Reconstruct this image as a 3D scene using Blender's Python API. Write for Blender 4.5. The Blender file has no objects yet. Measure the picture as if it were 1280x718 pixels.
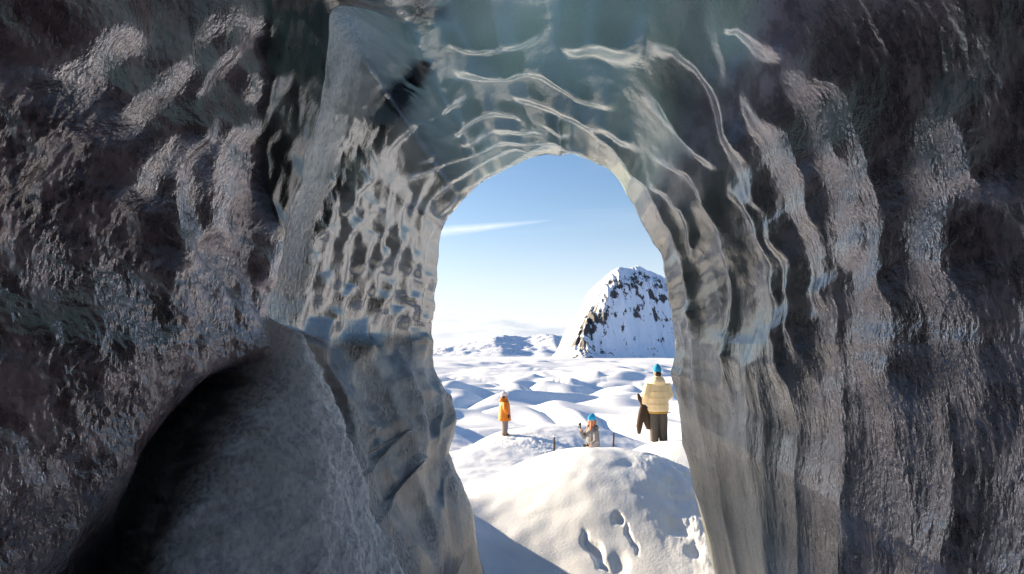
import bpy, bmesh, math
import numpy as np
from mathutils import Vector, Matrix
R_ = math.radians
sc = bpy.context.scene
col = sc.collection

# ------------------------------------------------------------------ camera
F = 763.0                      # focal length in photo pixels (1280 wide)
CZ = 4.0                       # camera height above the plain
PITCH = math.atan(86 / F)
cam = bpy.data.cameras.new('camera')
cam.sensor_width = 36.0
cam.lens = 36.0 * F / 1280
cam.clip_start = 0.05
cam.clip_end = 40000
camo = bpy.data.objects.new('camera', cam)
camo.location = (0, 0, CZ)
camo.rotation_euler = (math.pi / 2 + PITCH, 0, 0)
col.objects.link(camo)
sc.camera = camo

# ------------------------------------------------------------------ sky, sun, exposure
SUN_AZ = -55.0                 # degrees, left of the view direction
SUN_EL = 14.0
w = bpy.data.worlds.new('World')
sc.world = w
w.use_nodes = True
nt = w.node_tree
nt.nodes.clear()
out = nt.nodes.new('ShaderNodeOutputWorld')
bg = nt.nodes.new('ShaderNodeBackground')
sky = nt.nodes.new('ShaderNodeTexSky')
sky.sky_type = 'NISHITA'
sky.sun_disc = False
sky.sun_elevation = R_(SUN_EL)
sky.sun_rotation = R_(SUN_AZ)
sky.altitude = 100
sky.air_density = 1.0
sky.dust_density = 0.6
sky.ozone_density = 3.0
bg.inputs['Strength'].default_value = 0.05
# thin cirrus streaks and low cloud banks, part of the sky itself
tc = nt.nodes.new('ShaderNodeTexCoord')
def wmath(op, a, b=None, c=None):
    n = nt.nodes.new('ShaderNodeMath'); n.operation = op
    for i, v in enumerate((a, b, c)):
        if v is None: continue
        if isinstance(v, (int, float)): n.inputs[i].default_value = v
        else: nt.links.new(v, n.inputs[i])
    return n.outputs[0]
sep = nt.nodes.new('ShaderNodeSeparateXYZ')
nt.links.new(tc.outputs['Generated'], sep.inputs[0])
def wnoise(scale, vec_scale, detail=5, rough=.55):
    mp = nt.nodes.new('ShaderNodeMapping'); mp.inputs['Scale'].default_value = vec_scale
    mp.inputs['Rotation'].default_value = (0, R_(9), 0)
    nt.links.new(tc.outputs['Generated'], mp.inputs[0])
    n = nt.nodes.new('ShaderNodeTexNoise'); n.inputs['Scale'].default_value = scale
    n.inputs['Detail'].default_value = detail; n.inputs['Roughness'].default_value = rough
    nt.links.new(mp.outputs[0], n.inputs['Vector'])
    return n.outputs['Fac']
cir = wmath('MULTIPLY', wmath('MULTIPLY', wmath('MAXIMUM', wmath('SUBTRACT', wnoise(2.2, (1, 1, 14)), .54), 0), 2.6), wmath('SMOOTH_MIN', wmath('MULTIPLY', wmath('MAXIMUM', sep.outputs['Z'], 0), 6), 1, .2))
mixs = nt.nodes.new('ShaderNodeMixRGB'); mixs.inputs['Color2'].default_value = (7.2, 7.2, 7.4, 1)
yy_ = wmath('MAXIMUM', sep.outputs['Y'], .05)
sa = wmath('DIVIDE', sep.outputs['X'], yy_); se = wmath('DIVIDE', sep.outputs['Z'], yy_)
line = wmath('ABSOLUTE', wmath('SUBTRACT', se, wmath('MULTIPLY_ADD', sa, .105, .218)))
stk = wmath('MULTIPLY', wmath('MAXIMUM', wmath('SUBTRACT', 1, wmath('DIVIDE', line, wmath('MULTIPLY_ADD', sa, -.05, .0055))), 0), wmath('MAXIMUM', wmath('SUBTRACT', 1, wmath('POWER', wmath('ABSOLUTE', wmath('DIVIDE', wmath('ADD', sa, .08), .15)), 2.0)), 0))
stk = wmath('MULTIPLY', stk, wmath('MULTIPLY_ADD', wnoise(14, (1, 1, 3)), 1.2, -.1))
nt.links.new(wmath('MINIMUM', wmath('ADD', wmath('MULTIPLY', cir, .18), stk), .6), mixs.inputs['Fac'])
nt.links.new(sky.outputs[0], mixs.inputs['Color1'])
band = wmath('MULTIPLY', wmath('LESS_THAN', sep.outputs['Z'], .09), wmath('GREATER_THAN', sep.outputs['Z'], .0))
hump = wmath('MAXIMUM', wmath('SUBTRACT', 1, wmath('ABSOLUTE', wmath('DIVIDE', wmath('SUBTRACT', sep.outputs['Z'], .045), .03))), 0)
lowc = wmath('MULTIPLY', wmath('MULTIPLY', wmath('MAXIMUM', wmath('SUBTRACT', wnoise(9, (1, 1, 5), 6, .6), .5), 0), 5), hump)
mix2 = nt.nodes.new('ShaderNodeMixRGB'); mix2.inputs['Color2'].default_value = (3.3, 3.6, 4.3, 1)
nt.links.new(wmath('MINIMUM', wmath('MULTIPLY', lowc, band), .6), mix2.inputs['Fac'])
veil = nt.nodes.new('ShaderNodeMixRGB'); veil.inputs['Color2'].default_value = (5.6, 5.7, 5.95, 1)
vz = wmath('MAXIMUM', sep.outputs['Z'], 0)
nt.links.new(wmath('MULTIPLY', wmath('POWER', 2.718, wmath('MULTIPLY', wmath('POWER', wmath('DIVIDE', vz, .15), 2.0), -1)), .93), veil.inputs['Fac'])
nt.links.new(mixs.outputs[0], veil.inputs['Color1'])
nt.links.new(veil.outputs[0], mix2.inputs['Color1'])
nt.links.new(mix2.outputs[0], bg.inputs['Color'])
nt.links.new(bg.outputs[0], out.inputs['Surface'])

sun = bpy.data.lights.new('sun', 'SUN')
sun.energy = 4.2
sun.angle = R_(0.5)
sun.color = (1.0, .78, .51)
suno = bpy.data.objects.new('sun', sun)
sd = Vector((math.sin(R_(SUN_AZ)) * math.cos(R_(SUN_EL)), math.cos(R_(SUN_AZ)) * math.cos(R_(SUN_EL)), math.sin(R_(SUN_EL))))
suno.rotation_euler = (-sd).to_track_quat('-Z', 'Y').to_euler()
suno.location = sd * 60
col.objects.link(suno)

vs = sc.view_settings
vs.view_transform = 'Standard'
vs.look = 'None'
vs.gamma = 1.0
vs.use_curve_mapping = False
vs.exposure = 1.92
cy = sc.cycles
cy.use_denoising = True
cy.denoising_prefilter = 'FAST'
cy.max_bounces = 4
cy.diffuse_bounces = 3
cy.glossy_bounces = 2
cy.transmission_bounces = 4
cy.sample_clamp_indirect = 6.0
cy.use_adaptive_sampling = True
cy.adaptive_threshold = 0.015

# ------------------------------------------------------------------ numpy helpers
def hash2(ix, iy, seed):
    h = (ix.astype(np.int64) * 374761393 + iy.astype(np.int64) * 668265263 + seed * 974711) & 0xffffffff
    h = ((h ^ (h >> 13)) * 1274126177) & 0xffffffff
    h = ((h ^ (h >> 16)) * 2246822519) & 0xffffffff
    return ((h ^ (h >> 15)) & 0xffffff) / float(0x1000000)
def perlin(x, y, seed=0):
    ix = np.floor(x); iy = np.floor(y)
    fx = x - ix; fy = y - iy
    u = fx * fx * fx * (fx * (fx * 6 - 15) + 10); v = fy * fy * fy * (fy * (fy * 6 - 15) + 10)
    def g(ox, oy):
        a = hash2(ix + ox, iy + oy, seed) * 2 * np.pi
        return np.cos(a) * (fx - ox) + np.sin(a) * (fy - oy)
    a = g(0, 0); b = g(1, 0); c = g(0, 1); d = g(1, 1)
    return 1.4 * ((a + (b - a) * u) + ((c + (d - c) * u) - (a + (b - a) * u)) * v)
def fbm(x, y, octv=4, seed=0, gain=.5, lac=2.03):
    r = 0; a = 1
    for i in range(octv):
        r = r + a * perlin(x, y, seed + i * 17); x = x * lac + 3.1; y = y * lac + 1.7; a *= gain
    return r
def sstep(a, b, x):
    t = np.clip((x - a) / (b - a), 0, 1)
    return t * t * (3 - 2 * t)
def gauss(x, y, cx, cy_, sx, sy, rot=0):
    c, s = math.cos(R_(rot)), math.sin(R_(rot))
    dx, dy = x - cx, y - cy_
    return np.exp(-.5 * (((dx * c + dy * s) / sx) ** 2 + ((-dx * s + dy * c) / sy) ** 2))
def polydist(x, y, pts):
    """distance to a polyline and position 0..1 along it, signed side"""
    best = np.full(x.shape, 1e9); par = np.zeros(x.shape); side = np.zeros(x.shape)
    n = len(pts) - 1
    for i in range(n):
        (ax, ay), (bx, by) = pts[i], pts[i + 1]
        ex, ey = bx - ax, by - ay
        t = np.clip(((x - ax) * ex + (y - ay) * ey) / (ex * ex + ey * ey), 0, 1)
        d = np.hypot(x - ax - t * ex, y - ay - t * ey)
        m = d < best
        best = np.where(m, d, best); par = np.where(m, (i + t) / n, par)
        side = np.where(m, np.sign(ex * (y - ay) - ey * (x - ax)), side)
    return best, par, side
def cells(x, y, seed=0, jit=.75):
    """jittered brick lattice: F1, F2 and the offset from the nearest seed"""
    iy = np.floor(y)
    f1 = np.full(x.shape, 9.); f2 = np.full(x.shape, 9.); ox = np.zeros(x.shape); oy = np.zeros(x.shape); idv = np.zeros(x.shape)
    for j in (-1, 0, 1):
        row = iy + j
        sh = .5 * (row % 2)
        ix = np.floor(x - sh)
        for i in (-1, 0, 1):
            cxx = ix + i
            px = cxx + sh + .5 + jit * (hash2(cxx, row, seed) - .5)
            py = row + .5 + jit * (hash2(cxx, row, seed + 5) - .5)
            d = np.hypot(x - px, y - py)
            m = d < f1
            f2 = np.where(m, f1, np.minimum(f2, d)); f1 = np.where(m, d, f1)
            ox = np.where(m, x - px, ox); oy = np.where(m, y - py, oy); idv = np.where(m, hash2(cxx, row, seed + 9), idv)
    return f1, f2, ox, oy, idv
def cam2world(X, Y, D):
    c, s = math.cos(PITCH), math.sin(PITCH)
    return np.stack([X, D * c - Y * s, CZ + D * s + Y * c], -1)
def pix(px, py, Yw):
    """world point on the ray of photo pixel (px, py) at world distance Yw ahead"""
    c, s = math.cos(PITCH), math.sin(PITCH)
    vx, vy = (px - 640) / F, (359 - py) / F
    d = Yw / (c - vy * s)
    return Vector((vx * d, Yw, CZ + d * s + vy * d * c))

def grid_objects(P, quads_mask_ids, specs, attrs, wrap=False):
    """split one grid surface P (rows, cols, 3) into several mesh objects that share their normals"""
    nr, nc = P.shape[:2]
    idx = np.arange(nr * nc).reshape(nr, nc)
    if wrap:
        nx = np.roll(idx, -1, 1); q = np.stack([idx[:-1], idx[1:], nx[1:], nx[:-1]], -1).reshape(-1, 4)
    else:
        q = np.stack([idx[:-1, :-1], idx[1:, :-1], idx[1:, 1:], idx[:-1, 1:]], -1).reshape(-1, 4)
    V = P.reshape(-1, 3)
    n = np.cross(V[q[:, 2]] - V[q[:, 0]], V[q[:, 3]] - V[q[:, 1]])
    N = np.zeros_like(V)
    for k in range(4):
        for a in range(3):
            N[:, a] += np.bincount(q[:, k], weights=n[:, a], minlength=len(V))
    N /= np.linalg.norm(N, axis=1, keepdims=True) + 1e-12
    fid = quads_mask_ids.reshape(-1)
    res = {}
    for key, (name, mat) in specs.items():
        sel = q[fid == key]
        if not len(sel): continue
        used = np.unique(sel)
        remap = np.zeros(len(V), np.int64); remap[used] = np.arange(len(used))
        f = remap[sel]
        me = bpy.data.meshes.new(name)
        me.vertices.add(len(used)); me.vertices.foreach_set('co', V[used].astype(np.float32).ravel())
        me.loops.add(f.size); me.loops.foreach_set('vertex_index', f.astype(np.int32).ravel())
        me.polygons.add(len(f)); me.polygons.foreach_set('loop_start', np.arange(0, f.size, 4, dtype=np.int32))
        me.update(calc_edges=True)
        me.polygons.foreach_set('use_smooth', np.ones(len(f), bool))
        for an, av in attrs.items():
            at = me.attributes.new(an, 'FLOAT', 'POINT')
            at.data.foreach_set('value', av.reshape(-1)[used].astype(np.float32))
        me.normals_split_custom_set_from_vertices(N[used].astype(np.float32).tolist())
        me.materials.append(mat)
        o = bpy.data.objects.new(name, me)
        col.objects.link(o)
        res[key] = o
    return res

# ------------------------------------------------------------------ material helpers
class NT:
    def __init__(s, name):
        s.m = bpy.data.materials.new(name); s.m.use_nodes = True
        s.t = s.m.node_tree; s.t.nodes.clear()
        s.out = s.t.nodes.new('ShaderNodeOutputMaterial')
        s.co = s.t.nodes.new('ShaderNodeTexCoord').outputs['Object']
    def _set(s, sock, v):
        if v is None: return
        if isinstance(v, bpy.types.NodeSocket): s.t.links.new(v, sock)
        elif isinstance(v, tuple) and len(v) == 3 and sock.type == 'RGBA': sock.default_value = (*v, 1)
        else: sock.default_value = v
    def math(s, op, a, b=None, c=None, clamp=False):
        n = s.t.nodes.new('ShaderNodeMath'); n.operation = op; n.use_clamp = clamp
        for i, v in enumerate((a, b, c)): s._set(n.inputs[i], v)
        return n.outputs[0]
    def mix(s, f, a, b):
        n = s.t.nodes.new('ShaderNodeMixRGB'); s._set(n.inputs[0], f); s._set(n.inputs[1], a); s._set(n.inputs[2], b)
        return n.outputs[0]
    def attr(s, name):
        n = s.t.nodes.new('ShaderNodeAttribute'); n.attribute_name = name
        return n.outputs['Fac']
    def mapv(s, scale, rot=(0, 0, 0)):
        n = s.t.nodes.new('ShaderNodeMapping'); n.inputs['Scale'].default_value = scale; n.inputs['Rotation'].default_value = rot
        s.t.links.new(s.co, n.inputs[0]); return n.outputs[0]
    def noise(s, scale, detail=4, rough=.55, vec=None, dist=0):
        n = s.t.nodes.new('ShaderNodeTexNoise'); n.inputs['Scale'].default_value = scale; n.inputs['Detail'].default_value = detail
        n.inputs['Roughness'].default_value = rough; n.inputs['Distortion'].default_value = dist
        s.t.links.new(vec or s.co, n.inputs['Vector']); return n.outputs['Fac']
    def voro(s, scale, vec=None, feature='F1'):
        n = s.t.nodes.new('ShaderNodeTexVoronoi'); n.inputs['Scale'].default_value = scale; n.feature = feature
        s.t.links.new(vec or s.co, n.inputs['Vector']); return n.outputs['Distance']
    def ramp(s, v, a, b, lo=0., hi=1.):
        n = s.t.nodes.new('ShaderNodeMapRange'); n.interpolation_type = 'SMOOTHSTEP'
        s._set(n.inputs['Value'], v); n.inputs['From Min'].default_value = a; n.inputs['From Max'].default_value = b
        s._set(n.inputs['To Min'], lo); s._set(n.inputs['To Max'], hi); return n.outputs[0]
    def bump(s, h, dist, strength=1., normal=None):
        n = s.t.nodes.new('ShaderNodeBump'); s._set(n.inputs['Height'], h); n.inputs['Distance'].default_value = dist
        s._set(n.inputs['Strength'], strength)
        if normal is not None: s.t.links.new(normal, n.inputs['Normal'])
        return n.outputs[0]
    def bsdf(s, color, rough, normal=None, ior=1.45, **kw):
        n = s.t.nodes.new('ShaderNodeBsdfPrincipled')
        s._set(n.inputs['Base Color'], color); s._set(n.inputs['Roughness'], rough); s._set(n.inputs['IOR'], ior)
        if normal is not None: s.t.links.new(normal, n.inputs['Normal'])
        for k, v in kw.items(): s._set(n.inputs[k.replace('_', ' ')], v)
        return n.outputs[0]
    def done(s, shader):
        s.t.links.new(shader, s.out.inputs['Surface']); return s.m

# ---- glacier ice: clear, gritty, frosted, ashy and painted-shade zones are carried by the mesh
def ice_material():
    n = NT('glacier_ice')
    teal, grit, frost, ash_shade, streak, big, mid, matte, zone, thin, wet = (n.attr(a) for a in ('teal', 'grit', 'frost', 'ash_shade', 'streak', 'big', 'mid', 'matte', 'zone', 'thin', 'wet'))
    gn = n.noise(1, 3, .62, n.mapv((46, 46, 24)))
    fine = n.noise(110, 2, .6)
    drip = n.noise(1, 3, .62, n.mapv((48, 48, 6)))
    c_ice = n.mix(n.ramp(big, -.4, .4), (.042, .045, .040), (.085, .085, .072))
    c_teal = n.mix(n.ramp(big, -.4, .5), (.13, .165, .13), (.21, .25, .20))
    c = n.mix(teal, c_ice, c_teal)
    c = n.mix(n.math('MULTIPLY', matte, .8), c, n.mix(n.ramp(mid, -.5, .5), (.15, .148, .138), (.33, .325, .305)))
    c_grit = n.mix(n.ramp(n.math('ADD', mid, n.math('MULTIPLY', n.math('SUBTRACT', gn, .5), 3.)), -.5, .6), (.030, .015, .019), (.42, .28, .285))
    c = n.mix(n.math('MULTIPLY', n.ramp(fine, .60, .72), n.math('MULTIPLY_ADD', teal, .5, .15)), c, (.55, .55, .50))
    c = n.mix(n.math('MULTIPLY', n.ramp(gn, .58, .68), n.math('MULTIPLY', teal, .35)), c, (.05, .07, .06))
    c = n.mix(grit, c, c_grit)
    dirt = n.math('MULTIPLY', n.ramp(gn, .60, .70), n.math('MULTIPLY_ADD', grit, .7, .15))
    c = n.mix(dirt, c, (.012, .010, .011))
    ash_shade_m = n.math('MULTIPLY', ash_shade, n.ramp(n.math('ADD', n.math('MULTIPLY_ADD', mid, .5, .5), n.math('MULTIPLY', ash_shade, .5)), .45, .80), clamp=True)
    c = n.mix(ash_shade_m, c, (.012, .013, .015))
    fr = n.math('MULTIPLY', frost, n.ramp(n.math('ADD', n.math('MULTIPLY_ADD', mid, .5, .5), n.math('MULTIPLY', frost, .75)), .5, .9), clamp=True)
    c = n.mix(fr, c, n.mix(n.ramp(gn, .36, .60), (.24, .235, .245), (.80, .79, .77)))
    rough = n.math('ADD', n.math('MULTIPLY_ADD', matte, .30, n.math('MULTIPLY_ADD', grit, .0, .085)), n.math('MULTIPLY', fr, .45), clamp=True)
    nb = n.bump(gn, .040, n.math('ADD', n.math('MULTIPLY_ADD', grit, n.math('MULTIPLY_ADD', zone, .30, .08), n.math('MULTIPLY_ADD', matte, .22, .08)), n.math('MULTIPLY', fr, .6)))
    nb = n.bump(drip, .022, n.math('MULTIPLY', streak, .3), nb)
    nb = n.bump(fine, .003, n.math('ADD', n.math('MULTIPLY_ADD', grit, .08, .10), n.math('MULTIPLY', fr, .5)), nb)
    p = n.bsdf(c, rough, nb, Specular_Tint=n.mix(grit, (1., 1., 1.), (1., .93, .94)), ior=n.math('ADD', n.math('MULTIPLY_ADD', wet, 3.2, 1.9), n.math('MULTIPLY', matte, -.6)))
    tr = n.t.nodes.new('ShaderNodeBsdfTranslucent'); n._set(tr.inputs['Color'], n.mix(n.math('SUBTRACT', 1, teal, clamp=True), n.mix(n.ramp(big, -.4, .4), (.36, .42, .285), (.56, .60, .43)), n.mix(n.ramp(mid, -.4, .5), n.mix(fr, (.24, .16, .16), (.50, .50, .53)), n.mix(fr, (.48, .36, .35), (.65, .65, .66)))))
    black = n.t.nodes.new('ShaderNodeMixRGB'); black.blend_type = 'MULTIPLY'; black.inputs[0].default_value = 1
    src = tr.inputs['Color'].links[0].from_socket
    n.t.links.new(src, black.inputs[1]); n._set(black.inputs[2], n.mix(n.math('MULTIPLY', thin, n.math('SUBTRACT', 1, ash_shade_m, clamp=True)), (0., 0., 0.), (1., 1., 1.)))
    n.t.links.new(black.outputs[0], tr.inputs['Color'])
    mx = n.t.nodes.new('ShaderNodeAddShader')
    n.t.links.new(p, mx.inputs[0]); n.t.links.new(tr.outputs[0], mx.inputs[1])
    return n.done(mx.outputs[0])
ICE = ice_material()

def snow_material():
    n = NT('snow')
    tram = n.attr('trample')
    h1 = n.noise(26, 5, .6); h2 = n.noise(110, 3, .6)
    nb = n.bump(h1, .02, n.math('MULTIPLY_ADD', tram, .5, .22))
    nb = n.bump(h2, .004, .5, nb)
    c = n.mix(n.ramp(n.noise(3, 4), .35, .65), (.70, .77, .89), (.76, .81, .90))
    return n.done(n.bsdf(c, .6, nb, ior=1.31, Subsurface_Weight=0.0))
SNOW = snow_material()

# ------------------------------------------------------------------ the cave: a tunnel about an axis from the camera to the mouth
AX, AY = 700.0, 430.0
def polar(pts):
    a = np.array(pts, float)
    ph = np.degrees(np.arctan2(AY - a[:, 1], a[:, 0] - AX)); r = np.hypot(a[:, 0] - AX, AY - a[:, 1])
    ph = np.where(ph < -95, ph + 360, ph)
    o = np.argsort(ph); return ph[o], r[o]
rim_px = [(930, 800), (893, 718), (882, 665), (868, 610), (858, 560), (853, 520), (847, 470), (843, 430), (841, 400), (838, 370), (828, 335),
          (815, 300), (800, 275), (782, 240), (765, 213), (742, 197), (715, 193), (690, 194), (660, 199), (630, 208), (605, 224), (580, 248),
          (562, 270), (551, 290), (548, 320), (546, 350), (543, 380), (541, 400), (537, 430), (540, 450), (550, 480), (559, 505), (568, 528),
          (567, 546), (561, 565), (575, 600), (590, 650), (608, 718), (628, 790)]
edge_px = [(470, -120), (425, -50), (410, 0), (408, 60), (404, 100), (398, 140), (386, 190), (375, 220), (360, 262), (347, 292), (343, 330), (342, 365),
           (347, 400), (358, 430), (375, 465), (395, 505), (420, 555), (450, 615), (480, 675), (502, 718), (545, 800)]
rp, rr = polar(rim_px); ep, er = polar(edge_px)

NC = 1500
# columns: dense over what the camera sees, sparse below
ph = np.concatenate([np.linspace(-62, 246, NC - 60), np.linspace(246, 298, 62)[1:-1]])
NC = len(ph)
d_rim = np.interp(ph, [-62, 0, 45, 90, 130, 180, 246, 298], [6.2, 6.2, 5.9, 5.6, 6.0, 6.4, 6.4, 6.2])
rho_rim = np.interp(ph, np.r_[rp, 265, 285, 300], np.r_[rr, 480, 480, 440])
k = np.hanning(9); k /= k.sum()
rho_rim = np.convolve(np.r_[rho_rim[-4:], rho_rim, rho_rim[:4]], k, 'valid')
rim_rough = .007 * perlin(ph / 4.3, ph * 0 + .5, 3)
kk_ = np.hanning(121); kk_ /= kk_.sum()
rho_smooth = np.convolve(np.r_[rho_rim[-60:], rho_rim, rho_rim[:60]], kk_, 'valid')
rim_detail = (rho_rim * (1 + rim_rough) - rho_smooth) * d_rim / F
Rrim = rho_smooth * d_rim / F
Rnear = np.interp(ph, [-62, -45, -30, 0, 30, 60, 90, 120, 150, 180, 210, 240, 270, 298], [3.1, 2.5, 2.1, 1.85, 2.0, 2.4, 2.7, 2.4, 2.0, 1.85, 1.95, 2.3, 3.2, 3.1])
D_E = 3.6
step = .34 * sstep(112, 126, ph) * (1 - sstep(236, 250, ph))
rho_edge = np.interp(ph, ep, er)
Redge_lin = Rrim + (Rnear - Rrim) * (d_rim - D_E) / (d_rim - 1.9)
wgt = sstep(112, 126, ph) * (1 - sstep(236, 252, ph))
Redge = np.where(wgt > 0, rho_edge * D_E / F * wgt + Redge_lin * (1 - wgt), Redge_lin)
Redge = np.convolve(np.r_[[Redge[0]] * 10, Redge, [Redge[-1]] * 10], np.hanning(21) / np.hanning(21).sum(), 'valid')

# rows: from the glacier face outside, over the rim, along the passage to behind the camera
NR = 430
tt = np.linspace(0, 1, NR)
d_lo = 1.45
base_rows = []
D = np.zeros((NR, NC))
for j in range(NR):
    # uniform in 1/d blended with uniform in d
    inv = 1 / (1 / d_rim + (1 / d_lo - 1 / d_rim) * tt[j])
    lin = d_rim + (d_lo - d_rim) * tt[j]
    D[j] = .72 * inv + .28 * lin
PHI = np.broadcast_to(ph, D.shape)
f = (d_rim - D) / (d_rim - 1.9)
# far part (rim to step) and near part (step to camera)
tf = np.clip((d_rim - D) / (d_rim - D_E), 0, 1)
Rfar = Rrim + (Redge + step - Rrim) * tf + .10 * np.sin(np.pi * tf) * sstep(100, 130, PHI)
tn = (D_E - D) / (D_E - 1.9)
Rnr = Redge + (Rnear - Redge) * tn
# the step wobbles a little
dE = D_E + .05 * perlin(PHI / 9, PHI * 0 + .5, 21) + .03 * perlin(PHI / 3.1, PHI * 0 + .5, 22) * (PHI < 165)
Rb = Rnr + (Rfar - Rnr) * sstep(-.03, .15, D - dE)
Rlin = Rrim + (Rnear - Rrim) * f
Rb = Rb * wgt + Rlin * (1 - wgt)
Rb = Rb + rim_detail * np.exp(-((d_rim - D) / .7) ** 2)

def project(Rv):
    rho = Rv * F / D
    return AX + rho * np.cos(np.radians(PHI)), AY - rho * np.sin(np.radians(PHI))
PX, PY = project(Rb)
S = np.radians(PHI) * 1.7                     # arc length round the tunnel, metres
near_left = wgt * (D < dE + .06)
far_left = wgt * (D >= dE + .06)
right = 1 - sstep(40, 62, PHI)
top = sstep(40, 62, PHI) * (1 - sstep(112, 128, PHI))

# --- zones ---------------------------------------------------------
ridge_edge = np.interp(PY, [380, 400, 440, 470, 500, 560, 640, 718, 800], [352, 345, 337, 330, 318, 284, 248, 216, 184])   # left foot of the snow ridge
near_snow = wgt * sstep(.34, .14, D - dE)
snowz = near_snow * sstep(-8, 8, PX - ridge_edge) * sstep(372, 400, PY)
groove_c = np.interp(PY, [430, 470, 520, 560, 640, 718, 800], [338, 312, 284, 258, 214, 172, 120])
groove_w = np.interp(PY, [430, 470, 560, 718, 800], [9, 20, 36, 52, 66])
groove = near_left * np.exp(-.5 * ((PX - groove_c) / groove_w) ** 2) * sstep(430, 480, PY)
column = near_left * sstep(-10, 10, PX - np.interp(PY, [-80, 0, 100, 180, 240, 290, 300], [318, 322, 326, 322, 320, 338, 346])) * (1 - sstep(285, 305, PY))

streak0 = sstep(30, -20, PHI)
disp = np.zeros_like(D)                       # + = towards the axis

# finger-like ribs on the near left wall, [pixels on the wall], width, height
ribs = [([(300, -20), (250, 8), (205, 55), (150, 100), (110, 145)], 17, .05), ([(130, -20), (70, 15), (0, 80)], 22, .06),
        ([(283, 45), (262, 62), (240, 90), (228, 112)], 10, .035), ([(322, 80), (306, 88), (296, 110)], 10, .03),
        ([(274, 128), (235, 135), (190, 160), (160, 200), (145, 235)], 16, .05), ([(274, 128), (262, 170), (255, 240), (250, 290)], 12, .04),
        ([(232, 135), (220, 180), (208, 240), (205, 320)], 13, .045), ([(335, 265), (332, 310), (325, 350)], 10, .03)]
ribm = np.zeros_like(D)
LRb = np.log(Rb * F / D)
for i, (pts, wd, ht) in enumerate(ribs):
    pp, pr_ = polar(pts)
    lr = np.interp(ph, pp, np.log(pr_)) + .010 * perlin(ph / 4, ph * 0 + i, 180 + i)
    u = LRb - lr
    span = sstep(-3, 2, PHI - pp[0]) * sstep(-3, 2, pp[-1] - PHI) * near_left
    wf = wd * .0052
    prof = np.where(u > 0, np.exp(-(u / (wf * .55)) ** 2), np.exp(-(u / wf) ** 2)) * span
    disp += 1.7 * ht * prof
    ribm = np.maximum(ribm, np.exp(-((u + wf * .5) / wf) ** 2) * span)
# --- scallops ------------------------------------------------------
def cups(su, dv, warp_seed, seed, slope, jit=.8, ks=22.):
    """bowls that meet in ridges; slope is how steep the bowls are where they meet"""
    wx = .30 * perlin(S * .9, D * .9, warp_seed); wy = .30 * perlin(S * .9 + 7, D * .9 + 3, warp_seed + 1)
    x = S / su + wx; y = D / dv + wy
    iy = np.floor(y); acc = np.zeros(x.shape)
    for j in (-1, 0, 1):
        row = iy + j; sh = .5 * (row % 2); ix = np.floor(x - sh)
        for i in (-1, 0, 1):
            cxx = ix + i
            px = cxx + sh + .5 + jit * (hash2(cxx, row, seed) - .5); py = row + .5 + jit * (hash2(cxx, row, seed + 5) - .5)
            acc += np.exp(-ks * ((x - px) ** 2 + (y - py) ** 2))
    f1 = -np.log(acc + 1e-9) / ks              # smooth squared distance
    return slope * dv * f1
cr = cups(.95, .46, 31, 41, .10)
cl = cups(.55, .42, 33, 43, .06, .95, 120)
ct = cups(1.25, .52, 35, 47, .02)
sm_top = 1 - .75 * sstep(4.9, 4.0, D)         # the roof is smooth near the camera
disp += right * cr
disp += top * ct * sm_top
lowl = sstep(10, -12, PY - 421 - 11 * perlin(S * 2.2, D * 1.6, 57) - 5 * perlin(S * 7, D * 5, 58))                    # scallops end at a dark line on the left wall
disp += far_left * cl * lowl
# long vertical flutes on the lower right wall
fl = cups(3.4, .50, 37, 53, .45, .9, 60)
disp += right * fl * sstep(28, -22, PHI + 5 * perlin(S * 2, D * 3, 55)) * .8
# facets low on the left passage wall
fc = cups(.70, .55, 39, 59, .42, .9, 60)
disp += far_left * fc * (1 - lowl)
# rough near left wall: lumps and grit
gl = near_left * (1 - snowz) * (1 - column)
bandm = ribm * 1.0
disp += gl * (.06 * fbm(S * 1.6, D * 1.6, 3, 61) + (1 - .8 * ribm) * (.008 * fbm(S * 9, D * 9, 3, 62, .5) + .0035 * fbm(S * 30, D * 30, 2, 65, .7)))
lumps = -cups(.12, .10, 63, 64, .5)
disp += gl * lumps * .25 * (1 - ribm)
disp += column * (.025 * fbm(S * 2.5, D * 3, 3, 66) + .03)
disp += snowz * (.05 * fbm(S * 2.2, D * 2.2, 3, 67) + .012 * fbm(S * 11, D * 11, 4, 68, .7))
disp -= groove * .24
# convex back of the snow ridge
crest_c = np.interp(PY, [390, 480, 560, 640, 718, 800], [345, 345, 352, 362, 372, 380])
disp += snowz * .14 * np.exp(-.5 * ((PX - crest_c) / 60) ** 2)
disp += right * (.045 * fbm(S * 1.3, D * .7, 2, 77) + .006 * fbm(S * 4, D * 2.2, 2, 78))
disp += (top + far_left) * sstep(108, 120, PHI) * sstep(165, 145, PHI) * sstep(5.4, 4.6, D) * (.030 * fbm(S * 2.6, D * 2.6, 4, 76, .55))
# fine unevenness everywhere
disp += (right + top + far_left) * .0045 * fbm(S * 4.5, D * 4.5, 3, 71)
disp += right * streak0 * .0035 * fbm(S * 2.2, D * 20, 2, 79)
gr_r = right * sstep(5, 2.9, D)
disp += gr_r * (.004 * fbm(S * 8, D * 14, 3, 73, .5) + .0015 * fbm(S * 22, D * 40, 2, 75))

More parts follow.
